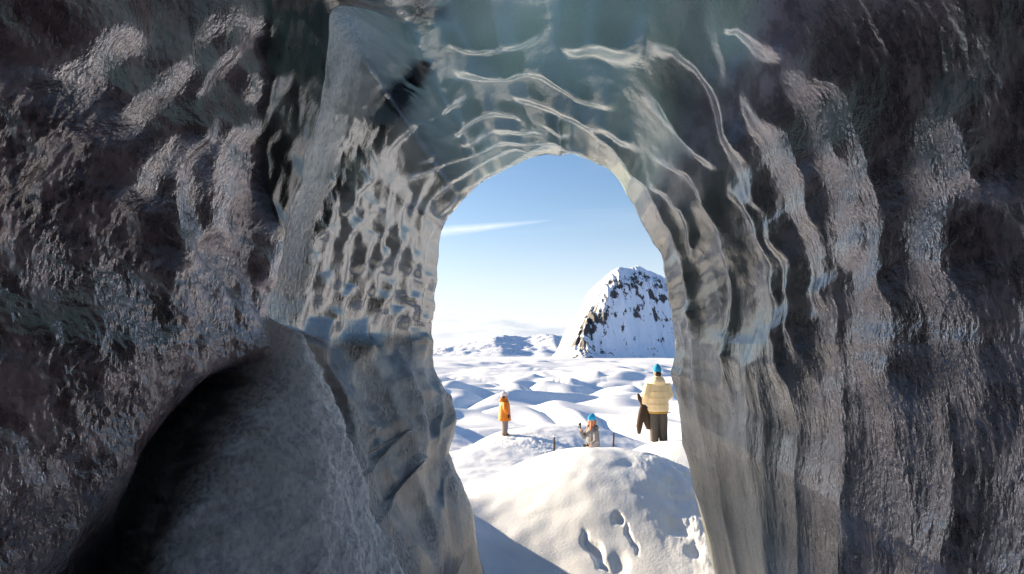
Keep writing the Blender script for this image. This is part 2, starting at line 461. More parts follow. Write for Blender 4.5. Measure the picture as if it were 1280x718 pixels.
# the ridge lines between the scallops of the roof and the right wall
RIDGES = [[(740, 149), (768, 175), (792, 208), (811, 227), (835, 274), (854, 317), (868, 374), (870, 420)],
    [(802, 189), (816, 222), (858, 255), (868, 303), (866, 326)], [(820, 115), (849, 142), (877, 180), (903, 208)],
    [(823, 194), (863, 208), (887, 241), (906, 293), (918, 364), (915, 420), (918, 470)], [(911, 227), (944, 246), (967, 293), (972, 345), (985, 420), (992, 500)],
    [(887, 85), (910, 122), (925, 175), (953, 236), (986, 298), (1000, 360), (1010, 450)], [(820, 45), (850, 43), (880, 65), (908, 110), (920, 155)],
    [(900, 15), (915, 65), (918, 90)], [(930, 95), (965, 130), (1000, 155), (1023, 185), (1024, 220), (1030, 250), (1036, 276), (1043, 326), (1050, 400)],
    [(988, 75), (1015, 75), (1050, 95), (1080, 135), (1100, 165), (1126, 225), (1133, 280), (1136, 360), (1140, 450), (1150, 560)],
    [(1000, 85), (1035, 120), (1070, 170), (1095, 220), (1105, 280), (1110, 350)], [(1160, 150), (1190, 210), (1216, 265), (1226, 325), (1232, 420), (1240, 520)],
    [(895, 20), (935, 15), (965, 35), (990, 60)], [(561, 45), (621, 47), (670, 36)], [(704, 51), (734, 43), (790, 49)],
    [(549, 90), (564, 81), (621, 77), (677, 81), (719, 105), (771, 132)], [(476, 184), (508, 150), (546, 124), (583, 109)],
    [(598, 109), (659, 111), (700, 130), (745, 145), (771, 158), (800, 184)], [(531, 177), (576, 139), (613, 126), (640, 130), (672, 150)],
    [(659, 135), (681, 147), (711, 162)], [(704, 139), (734, 149), (771, 181), (794, 222)], [(500, 211), (546, 177), (583, 165), (632, 150), (666, 150), (711, 173)],
    [(478, 233), (531, 203), (583, 180), (643, 165), (696, 169), (738, 196), (770, 230)], [(508, 260), (553, 229), (598, 196), (643, 177), (690, 180)],
    [(545, 267), (583, 229), (621, 207), (658, 192)], [(1190, 120), (1240, 190), (1275, 260)],
    [(420, 440), (424, 484), (452, 520), (462, 540), (440, 600)], [(490, 440), (500, 480), (520, 520), (530, 560)],
    [(545, 470), (548, 520), (540, 560), (545, 620)], [(500, 545), (470, 560), (450, 600)], [(520, 585), (490, 620), (470, 660)], [(552, 600), (548, 650), (560, 700)]]
rs = np.random.RandomState(11)
for k_, x0 in enumerate([372, 396, 420, 443, 465, 485, 504, 520]):       # shell-like scallops on the left wall
    for r_i in range(5):
        y0 = 412 - r_i * 47 + (k_ % 2) * 23 + rs.uniform(-7, 7); xx = x0 + rs.uniform(-4, 4) + max(0, 330 - y0) * .16
        wd_ = (30 - 1.6 * k_) * rs.uniform(.9, 1.15); hh = rs.uniform(44, 58)
        if y0 - hh < 215 or (y0 - hh) < 470 - (xx - 330) * 2.6 - 260: continue
        RIDGES.append([(xx - 1, y0 + 8), (xx, y0 - hh * .35), (xx + wd_ * .22, y0 - hh * .72), (xx + wd_ * .6, y0 - hh * .97), (xx + wd_ * .98, y0 - hh * 1.05)])
LR = np.log(Rb * F / D)
racc = np.zeros_like(D)
for i, pts in enumerate(RIDGES):
    pp, pr_ = polar(pts)
    lr = np.interp(ph, pp, np.log(pr_)) + .004 * perlin(ph / 6, ph * 0 + i, 130 + i)
    u = LR - lr
    fd = min(9, .35 * (pp[-1] - pp[0]))
    span = sstep(-9 if pp[0] < 10 else -4, fd, ph - pp[0]) * sstep(-4, fd, pp[-1] - ph)
    nearr = sstep(math.log(290), math.log(430), lr) * (1 - sstep(40, 62, ph))
    ws = np.interp(lr, [math.log(150), math.log(240), math.log(330), math.log(430)], [.48, .55, .75, 1.0])
    wf = (.040 + .028 * ((i * 37) % 10) / 10) * ws + .06 * nearr
    prof = ws * np.where(u > 0, np.exp(-np.abs(u / ((.11 - .035 * nearr) * ws)) ** 1.25), np.exp(-(u / wf) ** 2))
    vary = .8 + .5 * perlin(ph / 8, ph * 0 + i * .7, 171)
    racc += (prof * span * vary) ** 5
    bandm = np.maximum(bandm, nearr * span * np.exp(-((u + wf * .6) / (wf * .9)) ** 2))
disp += (.024 + .006 * top + .017 * right * sstep(4.8, 3.4, D)) * D * racc ** .2 * (1 - near_left) * (.6 + .4 * sstep(.02, .3, d_rim - D))
disp += near_left * snowz * .09 * (1 - np.exp(-np.clip(dE - D, 0, 9) / .28))
Rv = np.maximum(Rb - disp, .3)
PXd, PYd = project(Rv)

# --- what the surface is made of -----------------------------------
n1 = fbm(S * 1.1, D * 1.1, 3, 81)
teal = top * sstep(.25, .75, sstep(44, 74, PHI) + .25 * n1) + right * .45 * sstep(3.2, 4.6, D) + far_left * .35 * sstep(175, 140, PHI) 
grit = np.clip(gl * (1 - .45 * ribm) + right * sstep(4.8, 2.8, D + .5 * n1) * .85 + top * sstep(3.9, 3.0, D + .4 * n1), 0, 1)
streak = np.clip(right * sstep(30, -20, PHI + 8 * n1) + far_left * .5 * sstep(330, 430, PY), 0, 1) * (1 - snowz)
frost = snowz * 1.1
band_c = np.interp(PY, [-60, 0, 100, 200, 300, 400], [440, 432, 418, 396, 362, 352])
band_w = np.interp(PY, [-60, 0, 200, 400], [26, 22, 18, 14])
frost = np.maximum(frost, far_left * .8 * np.exp(-.5 * ((PX - band_c) / band_w) ** 2) * sstep(430, 330, PY))
frost = np.maximum(frost, far_left * .55 * sstep(560, 610, PY + .3 * (PX - 600)) * sstep(545, 575, PX))
frost = np.maximum(frost, far_left * np.clip(.15 + 1.0 * fbm(S * 1.9, D * 1.7, 3, 87), 0, .8) * (1 - lowl))
ash_shade = np.zeros_like(D)
dk, pr, _ = polydist(PX, PY, [(530, 80), (505, 105), (470, 150), (440, 195), (405, 240), (382, 300), (368, 360)])
ash_shade = np.maximum(ash_shade, (top + far_left) * np.exp(-.5 * (dk / np.interp(pr, [0, .3, .6, 1], [7, 17, 14, 7])) ** 2) * 1.1)
dk2, _, _ = polydist(PX, PY, [(535, -20), (520, 20), (548, 10)])
ash_shade = np.maximum(ash_shade, top * np.exp(-.5 * (dk2 / 9) ** 2) * .8)
ash_shade = np.maximum(ash_shade, far_left * .9 * np.exp(-.5 * ((PY - np.interp(PX, [360, 430, 540], [430, 427, 424]) - 11 * perlin(S * 2.2, D * 1.6, 57) - 5 * perlin(S * 7, D * 5, 58)) / np.interp(PX, [360, 420, 480, 540], [4, 14, 12, 3])) ** 2) * sstep(415, 432, PX))
dk3, _, _ = polydist(PX, PY, [(440, 205), (476, 231), (508, 254), (530, 268), (553, 284)])
ash_shade = np.maximum(ash_shade, far_left * 1.0 * np.exp(-.5 * (dk3 / 2.2) ** 2))
dk4, _, _ = polydist(PX, PY, [(380, 378), (430, 370), (480, 374), (530, 366)])
ash_shade = np.maximum(ash_shade, far_left * .8 * np.exp(-.5 * (dk4 / 1.8) ** 2))
ash_shade = np.maximum(ash_shade, column * .9)
ash_shade = np.maximum(ash_shade, gl * sstep(.35, .9, fbm(S * 1.8, D * 1.8, 3, 83)) * .8)
ash_shade = np.maximum(ash_shade, right * grit * sstep(.2, .8, fbm(S * .9, D * 1.9, 3, 85) + .35 * sstep(15, 50, PHI)) * .85)
ash_shade = np.maximum(ash_shade, .95 * groove)  # shade of the hollow beside the snow ridge, painted into the colour
ash_shade = np.clip(ash_shade, 0, 1)

# --- glacier face outside the rim and the part behind the camera ---
def ring(Rr, Dd):
    x = (AX - 640) / F * Dd + Rr * np.cos(np.radians(ph)); y = (359 - AY) / F * Dd + Rr * np.sin(np.radians(ph))
    return cam2world(x, y, Dd + 0 * ph)
rows = []; exr = []
for a, b in [(16, 2.6), (9, 2.4), (5, 1.9), (2.6, 3.4), (1.2, 2.2), (.55, 1.2), (.25, .5), (.10, .04), (.035, .01)]:
    n_ = .12 * min(a, 2) * fbm(ph / 7, ph * 0 + a, 3, 91)
    sun_block = sstep(95, 150, ph) * (1 - sstep(262, 275, ph))  # unseen swelling of the left face, added to keep sun off the right wall
    tm = sstep(35, 60, ph) * (1 - sstep(125, 150, ph))      # unseen face cut low above the roof so sunlight reaches and glows through it
    ae = (a + n_) * (1 - tm) + (min(a, .5) + .004 * a) * tm
    rows.append(ring(Rv[0] + ae, d_rim + b * sun_block * (1 - tm) + .012))
for j in range(NR): rows.append(ring(Rv[j], D[j]))
for dd, m in [(1.2, 1), (.9, 1.02), (.5, 1.05), (0, 1.05), (-.5, 1.05), (-1.0, 1.0), (-1.8, .9), (-2.8, .7), (-3.6, .4), (-3.9, .01)]:
    rows.append(ring(np.maximum(Rv[-1] * m * (1 + .05 * fbm(ph / 14, ph * 0 + dd, 3, 95)), .02), dd + 0 * ph))
P = np.stack(rows)
n0, n9 = 9, 10
def pad(a): return np.concatenate([np.repeat(a[:1], n0, 0), a, np.repeat(a[-1:], n9, 0)])
matte = np.clip(far_left * (1 - lowl) * (.82 + .4 * n1) + right * sstep(0, -30, PHI) * sstep(3.2, 4.5, D) * .55, 0, 1)
zn = sstep(-.35, .45, fbm(S * 2.1, D * 2.6, 3, 161))
low = np.clip(right * sstep(8, -25, PHI + 14 * n1) + gl * sstep(200, 330, PY + 60 * n1), 0, 1)
zone = np.clip(bandm + low * (.25 + .75 * zn) + .10 * zn, 0, 1)
thin = top * .85 * np.clip(.75 + .5 * n1, .2, 1.2) + gl * .13 * (1 - groove) * np.clip(.75 + .6 * n1, .05, 1.5) + right * (.03 + .09 * sstep(4.6, 2.8, D)) * np.clip(.7 + .5 * n1, .1, 1.4) + far_left * (.12 + .3 * sstep(175, 140, PHI)) + snowz * .42  # roof is translucent ice; wall and snow terms are added fill light
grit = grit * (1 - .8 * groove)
wet = (1 - groove) * np.clip((gl + right * sstep(5.6, 3.6, D)) * (.12 + .88 * zone) + .35 * (top + far_left * lowl) + .15 * far_left * (1 - lowl), 0, 1)
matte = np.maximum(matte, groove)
attrs = dict(wet=pad(wet), zone=pad(zone), thin=pad(np.clip(thin, 0, 1)), matte=pad(matte), big=pad(fbm(S * .8, D * .8, 3, 151)), mid=pad(fbm(S * 6, D * 6, 4, 153, .6)), teal=pad(np.clip(teal, 0, 1)), grit=pad(grit), frost=pad(np.clip(frost, 0, 1)), ash_shade=pad(ash_shade), streak=pad(streak))
attrs['thin'][:9] = 0; attrs['thin'][-10:] = 0; attrs['teal'][-10:] = 0
# faces go to the named pieces of the cave
ids = np.zeros((NR, NC), int)
ids[(PHI < 52)] = 1                            # right wall
ids[(PHI >= 52) & (PHI < 118)] = 2             # roof
ids[(PHI >= 118)] = 3                          # left passage wall
ids[(PHI >= 118) & (PHI < 252) & (D < dE)] = 4       # near left wall
ids[column > .5] = 5
ids[snowz > .5] = 6
ids[PHI > 252] = 7
ids = pad(ids)[:-1]
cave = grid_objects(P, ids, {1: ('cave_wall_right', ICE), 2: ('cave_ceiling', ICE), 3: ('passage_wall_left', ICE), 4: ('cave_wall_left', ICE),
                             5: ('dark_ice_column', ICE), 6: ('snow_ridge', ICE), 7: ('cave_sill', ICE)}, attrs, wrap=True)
def struct(o, label):
    o['kind'] = 'structure'; o['label'] = label
struct(cave[1], 'fluted dark glossy ice wall on the right of the cave')
struct(cave[2], 'teal scalloped ice roof arching over the cave mouth')
struct(cave[3], 'scalloped pale ice wall of the passage left of the opening')
struct(cave[4], 'rough gritty purple brown ice wall at the far left')
struct(cave[5], 'dark ice column hanging at the upper left')
struct(cave[6], 'frosted grey snow ridge rising at the lower left')
if 7 in cave: struct(cave[7], 'icy sill under the cave mouth')

# ------------------------------------------------------------------ snow ground, from the cave floor to the horizon
def bump2(x, y, cx, cy_, rx, ry, h, p=2.0, rot=0):
    c, s = math.cos(R_(rot)), math.sin(R_(rot))
    dx, dy = x - cx, y - cy_
    q = (((dx * c + dy * s) / rx) ** 2 + ((-dx * s + dy * c) / ry) ** 2)
    return h * np.exp(-q ** (p / 2))
def ground(x, y):
    r = np.hypot(x, y)
    z = np.interp(y, [-6, 3.4, 5.5, 7.4, 9, 14, 30, 80, 300, 3000], [-1.75, -1.75, -2.5, -3.2, -3.5, -3.9, -4.6, -5.2, -5.5, -6.0])
    # hummocks of buried moraine, longer and flatter with distance
    far = sstep(20, 34, y)
    a1 = np.interp(r, [20, 40, 90, 160, 260], [1.4, 1.9, 1.6, .7, 0])
    z = z + far * a1 * (1.5 * np.abs(fbm(x / 12 + 5.2 + .5 * perlin(x / 9, y / 14, 108), y / 19 + 1.3 + .5 * perlin(x / 10 + 4, y / 15, 110), 2, 101, .4)) ** 1.1 + 1.0 * fbm(x / 20, y / 28, 3, 103, .4) - .2)
    a2 = np.interp(r, [40, 120, 260, 500, 900, 1500], [0, 2.2, 3.0, 2.4, 1.0, 0])
    z = z + far * a2 * fbm(x / 42 + .6 * perlin(x / 60, y / 90, 106), y / 60, 3, 105, .4)
    a3 = np.interp(r, [200, 600, 1200, 3000], [0, 1.6, 2.2, 0])
    z = z + a3 * fbm(x / 150, y / 240, 2, 109)
    # mounds one can tell apart
    A = np.maximum.reduce([bump2(x, y, 1.55, 11.0, 2.7, 3.3, 2.05, 2.6, 20), bump2(x, y, 3.9, 13.3, 2.6, 2.6, 2.05, 2.8), bump2(x, y, 2.9, 9.6, 1.7, 2.6, 1.35, 2.4)])
    A2 = bump2(x, y, 1.55, 11.0, 2.7, 3.3, 2.05, 2.6, 20); A3 = bump2(x, y, 3.9, 13.3, 2.6, 2.6, 2.05, 2.8); A4 = bump2(x, y, 2.9, 9.6, 1.7, 2.6, 1.35, 2.4)
    kk = 7.; A = np.log(np.exp(kk * A2) + np.exp(kk * A3) + np.exp(kk * A4) - 2) / kk
    z = z + A
    B = bump2(x, y, -1.2, 24.5, 4.6, 8.0, .62, 3.0)
    z = z + B
    z = z + bump2(x, y, 2.2, 17.0, 2.2, 2.2, .45, 2.4)
    Cc = bump2(x, y, 2.4, 31, 3.2, 5.5, 1.3, 2.4, -18)
    z = z + Cc
    z = z + bump2(x, y, -2.3, 8.4, 1.6, 3.0, 1.7, 2.2)          # drift at the foot of the left rim
    z = z + .035 * fbm(x * .9, y * .9, 3, 107) * sstep(6, 9, y) * sstep(60, 20, y)
    return z
def hit(px_, py_):
    for Yw in np.arange(7.0, 20, .05):
        p = pix(px_, py_, Yw)
        if p.z - CZ < float(ground(np.array([p.x]), np.array([p.y]))[0]): return p
    return pix(px_, py_, 10)
HITS = {}
def ground_full(x, y):
    z = ground(x, y)
    tr = np.zeros_like(x)
    # dents and boot holes in the near mound
    wx_ = x + .07 * fbm(x * 3.2, y * 3.2, 2, 115); wy_ = y + .10 * fbm(x * 3.2 + 9, y * 3.2, 2, 117)
    for (px_, py_, Yw, rx, ry, dep, rot) in DENTS:
        if (px_, py_) not in HITS: HITS[(px_, py_)] = hit(px_, py_)
        p = HITS[(px_, py_)]
        q = bump2(wx_, wy_, p.x, p.y, rx, ry, 1, 3.0, rot)
        z = z - .7 * dep * q; tr = np.maximum(tr, (1 if dep > .09 else .2) * np.minimum(1, q * 1.2)); z = z + (.12 * dep if dep > .09 else 0) * q * fbm(x * 9, y * 9, 3, 119, .6)
    t2 = bump2(x, y, 3.1, 9.2, .9, 2.2, 1, 2.6, 0)
    z = z + t2 * (.05 * fbm(x * 4, y * 4, 4, 111, .6))
    tr = np.maximum(tr, t2)
    t3 = bump2(x, y, -.4, 25.2, 1.4, 1.0, 1, 2) + bump2(x, y, 1.1, 24, 1.2, 1.4, 1, 2)
    z = z + t3 * .025 * fbm(x * 3.5, y * 3.5, 3, 113, .6)
    tr = np.maximum(tr, np.minimum(t3, 1))
    return z, tr
DENTS = [(744, 690, 0, .06, .30, .15, 16), (773, 650, 0, .05, .09, .11, -10), (774, 712, 0, .12, .24, .07, -8), (790, 676, 0, .03, .2, .05, 10), (770, 590, 0, .45, .5, .04, 20),
         (842, 612, 0, .20, .5, .10, 0), (812, 566, 0, .5, .3, .03, 0), (845, 660, 0, .10, .22, .08, 20), (868, 690, 0, .08, .16, .07, -20)]
az = np.radians(np.concatenate([np.linspace(-180, -24, 60)[:-1], np.linspace(-24, -9, 50)[:-1], np.linspace(-9, 20, 520)[:-1], np.linspace(20, 40, 50)[:-1], np.linspace(40, 180, 56)]))
dist = np.concatenate([np.linspace(.3, 6.5, 20)[:-1], np.exp(np.linspace(math.log(6.5), math.log(60), 420))[:-1], np.exp(np.linspace(math.log(60), math.log(900), 190))[:-1], np.exp(np.linspace(math.log(900), math.log(30000), 40))])
DI, AZ = np.meshgrid(dist, az, indexing='ij')
GX = DI * np.sin(AZ); GY = DI * np.cos(AZ)
GZ, TR = ground_full(GX, GY)
PG = np.stack([GX, GY, GZ + CZ], -1)
gid = np.ones((len(dist) - 1, len(az) - 1), int)
cx_ = GX[:-1, :-1]; cyy = GY[:-1, :-1]
gid[(np.hypot(cx_, cyy) < 6.6)] = 0
gid[((cx_ - 2.4) / 4.0) ** 2 + ((cyy - 11.3) / 4.2) ** 2 < 1] = 2
gid[((cx_ + 1.2) / 5) ** 2 + ((cyy - 24.5) / 7.5) ** 2 < 1] = 3
gid[(((cx_ + 2.3) / 2.2) ** 2 + ((cyy - 8.4) / 2.4) ** 2 < 1) & (cyy > 6.6) & (gid == 1)] = 4
gr = grid_objects(PG[:, ::-1], gid[:, ::-1], {0: ('cave_floor', SNOW), 1: ('snow_field', SNOW), 2: ('snow_mound', SNOW), 3: ('snow_mound', SNOW), 4: ('snow_drift', SNOW)}, dict(trample=TR[:, ::-1]))
struct(gr[0], 'snow covered floor of the ice cave')
struct(gr[1], 'rolling snow field running out to the horizon')
struct(gr[2], 'big sunlit snow mound with boot holes just outside the cave mouth')
struct(gr[3], 'rounded snow mound the person in orange stands on')
struct(gr[4], 'shaded snow drift against the left foot of the opening')

# ------------------------------------------------------------------ far mountain and hills
def rock_snow_material():
    n = NT('snowy_rock')
    geo = n.t.nodes.new('ShaderNodeNewGeometry')
    sp = n.t.nodes.new('ShaderNodeSeparateXYZ'); n.t.links.new(geo.outputs['Normal'], sp.inputs[0])
    rk = n.attr('rock')
    a = n.noise(.06, 4, .7, n.mapv((1, 1, .5)))
    v = n.math('ADD', rk, n.math('MULTIPLY', n.math('SUBTRACT', a, .5), 2.2))
    m = n.ramp(v, .44, .54)
    rockc = n.mix(n.noise(.08, 3), (.035, .036, .042), (.10, .10, .11))
    c = n.mix(m, (.70, .78, .92), rockc)
    nb = n.bump(n.noise(.05, 4, .65), 6., .35)
    return n.done(n.bsdf(c, .7, nb, ior=1.3))
ROCK = rock_snow_material()
def mountain_mesh():
    Y0 = 1500.0
    sil = [(690, 447), (704, 446), (713, 436), (721, 416), (730, 396), (740, 380), (750, 368), (757, 350), (765, 338), (778, 326), (790, 320), (805, 320), (816, 316), (830, 321), (846, 326), (900, 345), (1000, 380), (1100, 440)]
    xs = np.array([(p[0] - 640) / F * Y0 for p in sil]); hs = np.array([max(0, (446 - p[1])) / F * Y0 for p in sil])
    u = np.linspace(xs[0], xs[-1], 420); v = np.linspace(-150, 700, 300)
    U, V_ = np.meshgrid(u, v)
    H = np.interp(U, xs, hs)
    wob = 16 * fbm(U / 55, V_ * 0 + .3, 4, 201, .55)
    # foot apron, cliff, then a gently domed top
    t = V_ + 105 + wob - .42 * (U - 150)
    prof = .16 * sstep(-10, 60, t) + .62 * sstep(30, 125, t) + .22 * sstep(105, 200, t)
    prof = prof * (1 - .9 * sstep(420, 690, V_))
    mid = prof * (1 - prof) * 4
    rid = 1 - np.abs(perlin(U / 26 + .6 * perlin(U / 40, V_ / 60, 207), V_ / 130, 203)) * 2
    rid2 = 1 - np.abs(perlin(U / 9, V_ / 40, 205)) * 2
    Z = H * prof + (15 * rid + 6 * rid2 + 5 * fbm(U / 14, V_ / 14, 4, 209, .6)) * np.clip(mid, 0, 1) * np.clip(H / 80, 0, 1) + 1.2 * fbm(U / 20, V_ / 20, 3, 213) * np.clip(H / 30, 0, 1)
    rock = .22 + .25 * mid * fbm(U / 30, Z / 30, 3, 211) * 1.4 + .22 * sstep(.25, .6, prof) * (1 - sstep(.82, .95, prof)) - .10 * sstep(.1, .4, 1 - prof) * 0
    rock = rock + .18 * gauss(U, V_ * 0, xs[3] + 10, 0, 45, 50) - .25 * sstep(.9, 1, prof)
    Pm = np.stack([U, V_ + Y0, Z + CZ - 6 - 1], -1)
    ids = np.ones((len(v) - 1, len(u) - 1), int)
    o = grid_objects(Pm[:, ::-1], ids, {1: ('mountain', ROCK)}, dict(rock=rock[:, ::-1]))[1]
    struct(o, 'steep snow covered rocky mountain at the right of the view')
mountain_mesh()
def hills_mesh():
    Y0 = 4200.0
    sil = [(300, 436), (430, 441), (520, 440), (545, 436), (575, 431), (600, 424), (630, 420), (660, 421), (680, 417), (700, 419), (715, 423), (740, 426), (800, 430), (950, 425), (1100, 438)]
    xs = np.array([(p[0] - 640) / F * Y0 for p in sil]); hs = np.array([(447 - p[1]) / F * Y0 for p in sil])
    u = np.linspace(xs[0], xs[-1], 420); v = np.linspace(-700, 1500, 110)
    U, V_ = np.meshgrid(u, v)
    H = np.interp(U, xs, hs)
    prof = .35 * sstep(-600, -200, V_ + 90 * fbm(U / 300, V_ * 0, 3, 221)) + .65 * sstep(-250, 350, V_ + 150 * fbm(U / 220, V_ * 0 + 1, 3, 223))
    prof = prof * (1 - sstep(900, 1480, V_))
    Z = H * prof + 16 * (fbm(U / 160, V_ / 130, 5, 225, .55)) * np.clip(prof * 3, 0, 1)
    rock = .24 + .1 * fbm(U / 200, V_ / 200, 3, 227)
    Pm = np.stack([U, V_ + Y0, Z + CZ - 7], -1)
    ids = np.ones((len(v) - 1, len(u) - 1), int)
    o = grid_objects(Pm[:, ::-1], ids, {1: ('distant_hills', ROCK)}, dict(rock=rock[:, ::-1]))[1]
    struct(o, 'low snowy hills along the far horizon')
hills_mesh()

# ------------------------------------------------------------------ people and marker posts
def plain(name, c, rough=.75, scale=60, var=.25, bump=.3, dist=.004):
    n = NT(name)
    v = n.noise(scale, 3)
    c2 = tuple(min(1, x * (1 + var)) for x in c); c1 = tuple(x * (1 - var) for x in c)
    return n.done(n.bsdf(n.mix(n.ramp(v, .3, .7), c1, c2), rough, n.bump(v, dist, bump), ior=1.4))
M = dict(skin=plain('skin', (.50, .29, .21), .5, 30, .08), cream=plain('cream_down_fabric', (.78, .62, .38), .6, 14, .06, .35, .02), mustard=plain('mustard_fabric', (.50, .30, .06)),
         dark=plain('dark_trouser_fabric', (.085, .075, .07)), brown=plain('brown_fur', (.055, .035, .026), .9, 90, .5, .8, .01), blue=plain('blue_knit', (.01, .27, .55), .85, 120, .2, .5),
         hair=plain('dark_hair', (.03, .018, .012), .5, 90, .4), auburn=plain('auburn_hair', (.30, .10, .035), .5, 90, .4), grey=plain('grey_fabric', (.15, .15, .17), .75, 20, .1, .3, .01),
         orange=plain('orange_fabric', (.74, .20, .010), .6, 14, .1, .35, .015), white=plain('white_knit', (.75, .70, .72), .85, 120, .2, .6, .008), slate=plain('slate_trousers', (.20, .18, .19)),
         black=plain('black_leather', (.02, .02, .022), .6), boot=plain('boot_leather', (.22, .13, .07)), wood=plain('weathered_wood', (.10, .07, .05), .85, 40, .35, .6, .006), cap=SNOW)
def tube_bm(bm, pts, seg=14):
    """rounded tube through (x, y, z, rx, ry) stations"""
    prev = None; rings = []
    P_ = [Vector(p[:3]) for p in pts]
    for i, p in enumerate(pts):
        t = (P_[min(i + 1, len(P_) - 1)] - P_[max(i - 1, 0)]).normalized()
        ref = Vector((1, 0, 0)) if abs(t.x) < .9 else Vector((0, 1, 0))
        sx = (ref - t * ref.dot(t)).normalized(); sy = t.cross(sx)
        rx, ry = p[3], (p[4] if len(p) > 4 else p[3])
        rings.append([bm.verts.new(P_[i] + sx * rx * math.cos(a) + sy * ry * math.sin(a)) for a in (2 * math.pi * k_ / seg for k_ in range(seg))])
    for a, b in zip(rings, rings[1:]):
        for k_ in range(seg): bm.faces.new((a[k_], a[(k_ + 1) % seg], b[(k_ + 1) % seg], b[k_]))
    bm.faces.new(rings[0][::-1]); bm.faces.new(rings[-1])
def ball(bm, c, r, seg=14):
    rx, ry, rz = r if isinstance(r, tuple) else (r, r, r)
    res = bmesh.ops.create_uvsphere(bm, u_segments=seg, v_segments=seg - 4, radius=1)
    for v in res['verts']: v.co = Vector((v.co.x * rx + c[0], v.co.y * ry + c[1], v.co.z * rz + c[2]))
def shape(name, mat, parent, tubes=(), balls=(), voxel=.014, smooth=3):
    bm = bmesh.new()
    for t in tubes: tube_bm(bm, t)
    for c, r in balls: ball(bm, c, r)
    me = bpy.data.meshes.new(name); bm.to_mesh(me); bm.free()
    o = bpy.data.objects.new(name, me); col.objects.link(o)
    md = o.modifiers.new('r', 'REMESH'); md.mode = 'VOXEL'; md.voxel_size = voxel
    sm = o.modifiers.new('s', 'SMOOTH'); sm.iterations = smooth
    dg = bpy.context.evaluated_depsgraph_get()
    m2 = bpy.data.meshes.new_from_object(o.evaluated_get(dg))
    o.modifiers.clear(); o.data = m2; m2.name = name; bpy.data.meshes.remove(me)
    m2.materials.clear(); m2.materials.append(mat)
    m2.polygons.foreach_set('use_smooth', np.ones(len(m2.polygons), bool))
    o.parent = parent
    return o
def hand(wx, wy, wz, dx, dy, dz, side, sc_=1.0):
    """palm, four fingers and a thumb, slightly curled, from a wrist along a direction"""
    w0 = Vector((wx, wy, wz)); d = Vector((dx, dy, dz)).normalized()
    ref = Vector((0, 1, 0)) if abs(d.y) < .8 else Vector((0, 0, 1))
    a = (ref - d * ref.dot(d)).normalized(); b = d.cross(a)
    T = [[(*w0, .024), (*(w0 + d * .05), .038, .02), (*(w0 + d * .09), .040, .018)]]
    for q, ln in zip((-.030, -.010, .010, .030), (.065, .075, .072, .055)):
        p = w0 + d * .085 + a * q
        T.append([(*p, .010), (*(p + d * ln * .55 + b * side * .006), .009), (*(p + d * ln + b * side * .022), .008)])
    p = w0 + d * .03 + a * .032
    T.append([(*p, .012), (*(p + d * .03 + a * .03), .011), (*(p + d * .055 + a * .035 + b * side * .012), .009)])
    return T
def face(z, y0=.0, r=.098):
    """head, nose, ears, brow, chin for a head centred at height z, facing +y"""
    return [((0, y0, z), (r * .80, r * .98, r * 1.18)), ((0, y0 + r * .98, z - r * .12), (.014, .020, .022)), ((0, y0 + r * .80, z - r * .62), (.036, .028, .028)), ((0, y0 + r * .84, z - r * .48), (.024, .014, .007)),
            ((r * .80, y0, z), (.012, .024, .032)), ((-r * .80, y0, z), (.012, .024, .032)), ((.034, y0 + r * .80, z + r * .08), (.016, .012, .012)), ((-.034, y0 + r * .80, z + r * .08), (.016, .012, .012))]
def person_root(x, y, rot, label, dz=0):
    z = float(ground_full(np.array([x]), np.array([y]))[0][0]) + CZ + dz
    e = bpy.data.objects.new('person', None); col.objects.link(e)
    e.location = (x, y, z); e.rotation_euler = (0, 0, R_(rot)); e.empty_display_size = .3
    e['label'] = label; e['category'] = 'person'; e['group'] = 'people standing on the snow outside'
    return e
def legs(h=.86, spread=.10, fat=.085, y=0):
    L = []
    for sx in (-1, 1):
        L.append([(sx * spread, y, .06, fat * .62), (sx * spread, y + .01, .25, fat * .75), (sx * spread * 1.0, y + .02, .48, fat * .85), (sx * spread * .95, y, h, fat * 1.15)])
    return L
def boots(parent, mat, spread=.10):
    for sx in (-1, 1):
        shape('boot', mat, parent, [[(sx * spread, -.09, .045, .045, .045), (sx * spread, .02, .05, .05, .05), (sx * spread, .15, .04, .042, .036)], [(sx * spread, -.03, .05, .055), (sx * spread, -.02, .2, .058)]], voxel=.016)

# -- the person in the cream jacket, seen from behind
pr1 = person_root(3.30, 14.0, 8, 'person in cream puffy jacket and blue beanie seen from behind', -.10)
arm = [[(-.20, 0, 1.38, .05), (-.27, -.01, 1.12, .042), (-.29, .06, .90, .032), (-.29, .08, .85, .026)], [(.20, 0, 1.38, .05), (.27, .0, 1.12, .042), (.20, .16, 1.0, .032), (.16, .2, .99, .026)]]
shape('body', M['skin'], pr1, [[(0, 0, .80, .14, .10), (0, 0, 1.1, .14, .10), (0, 0, 1.38, .17, .10), (0, 0, 1.47, .06), (0, .01, 1.56, .055)]] + legs(.84) + arm + hand(-.29, .08, .85, 0, .1, -1, 1) + hand(.16, .2, .99, -.8, .5, 0, 1), face(1.63), voxel=.009, smooth=2)
jk = shape('jacket', M['cream'], pr1, [[(0, 0, .76, .235, .17), (0, 0, .80, .25, .18), (0, 0, 1.0, .245, .175), (0, 0, 1.2, .25, .175), (0, 0, 1.36, .22, .15), (0, 0, 1.46, .12, .11), (0, 0, 1.50, .10, .10)],
      [(-.20, 0, 1.37, .10), (-.28, -.01, 1.12, .095), (-.30, .05, .93, .075)], [(.20, 0, 1.37, .10), (.29, .0, 1.12, .095), (.22, .15, 1.01, .07)]], [((0, -.10, 1.43), (.155, .10, .085)), ((0, -.06, 1.50), (.13, .10, .06))])
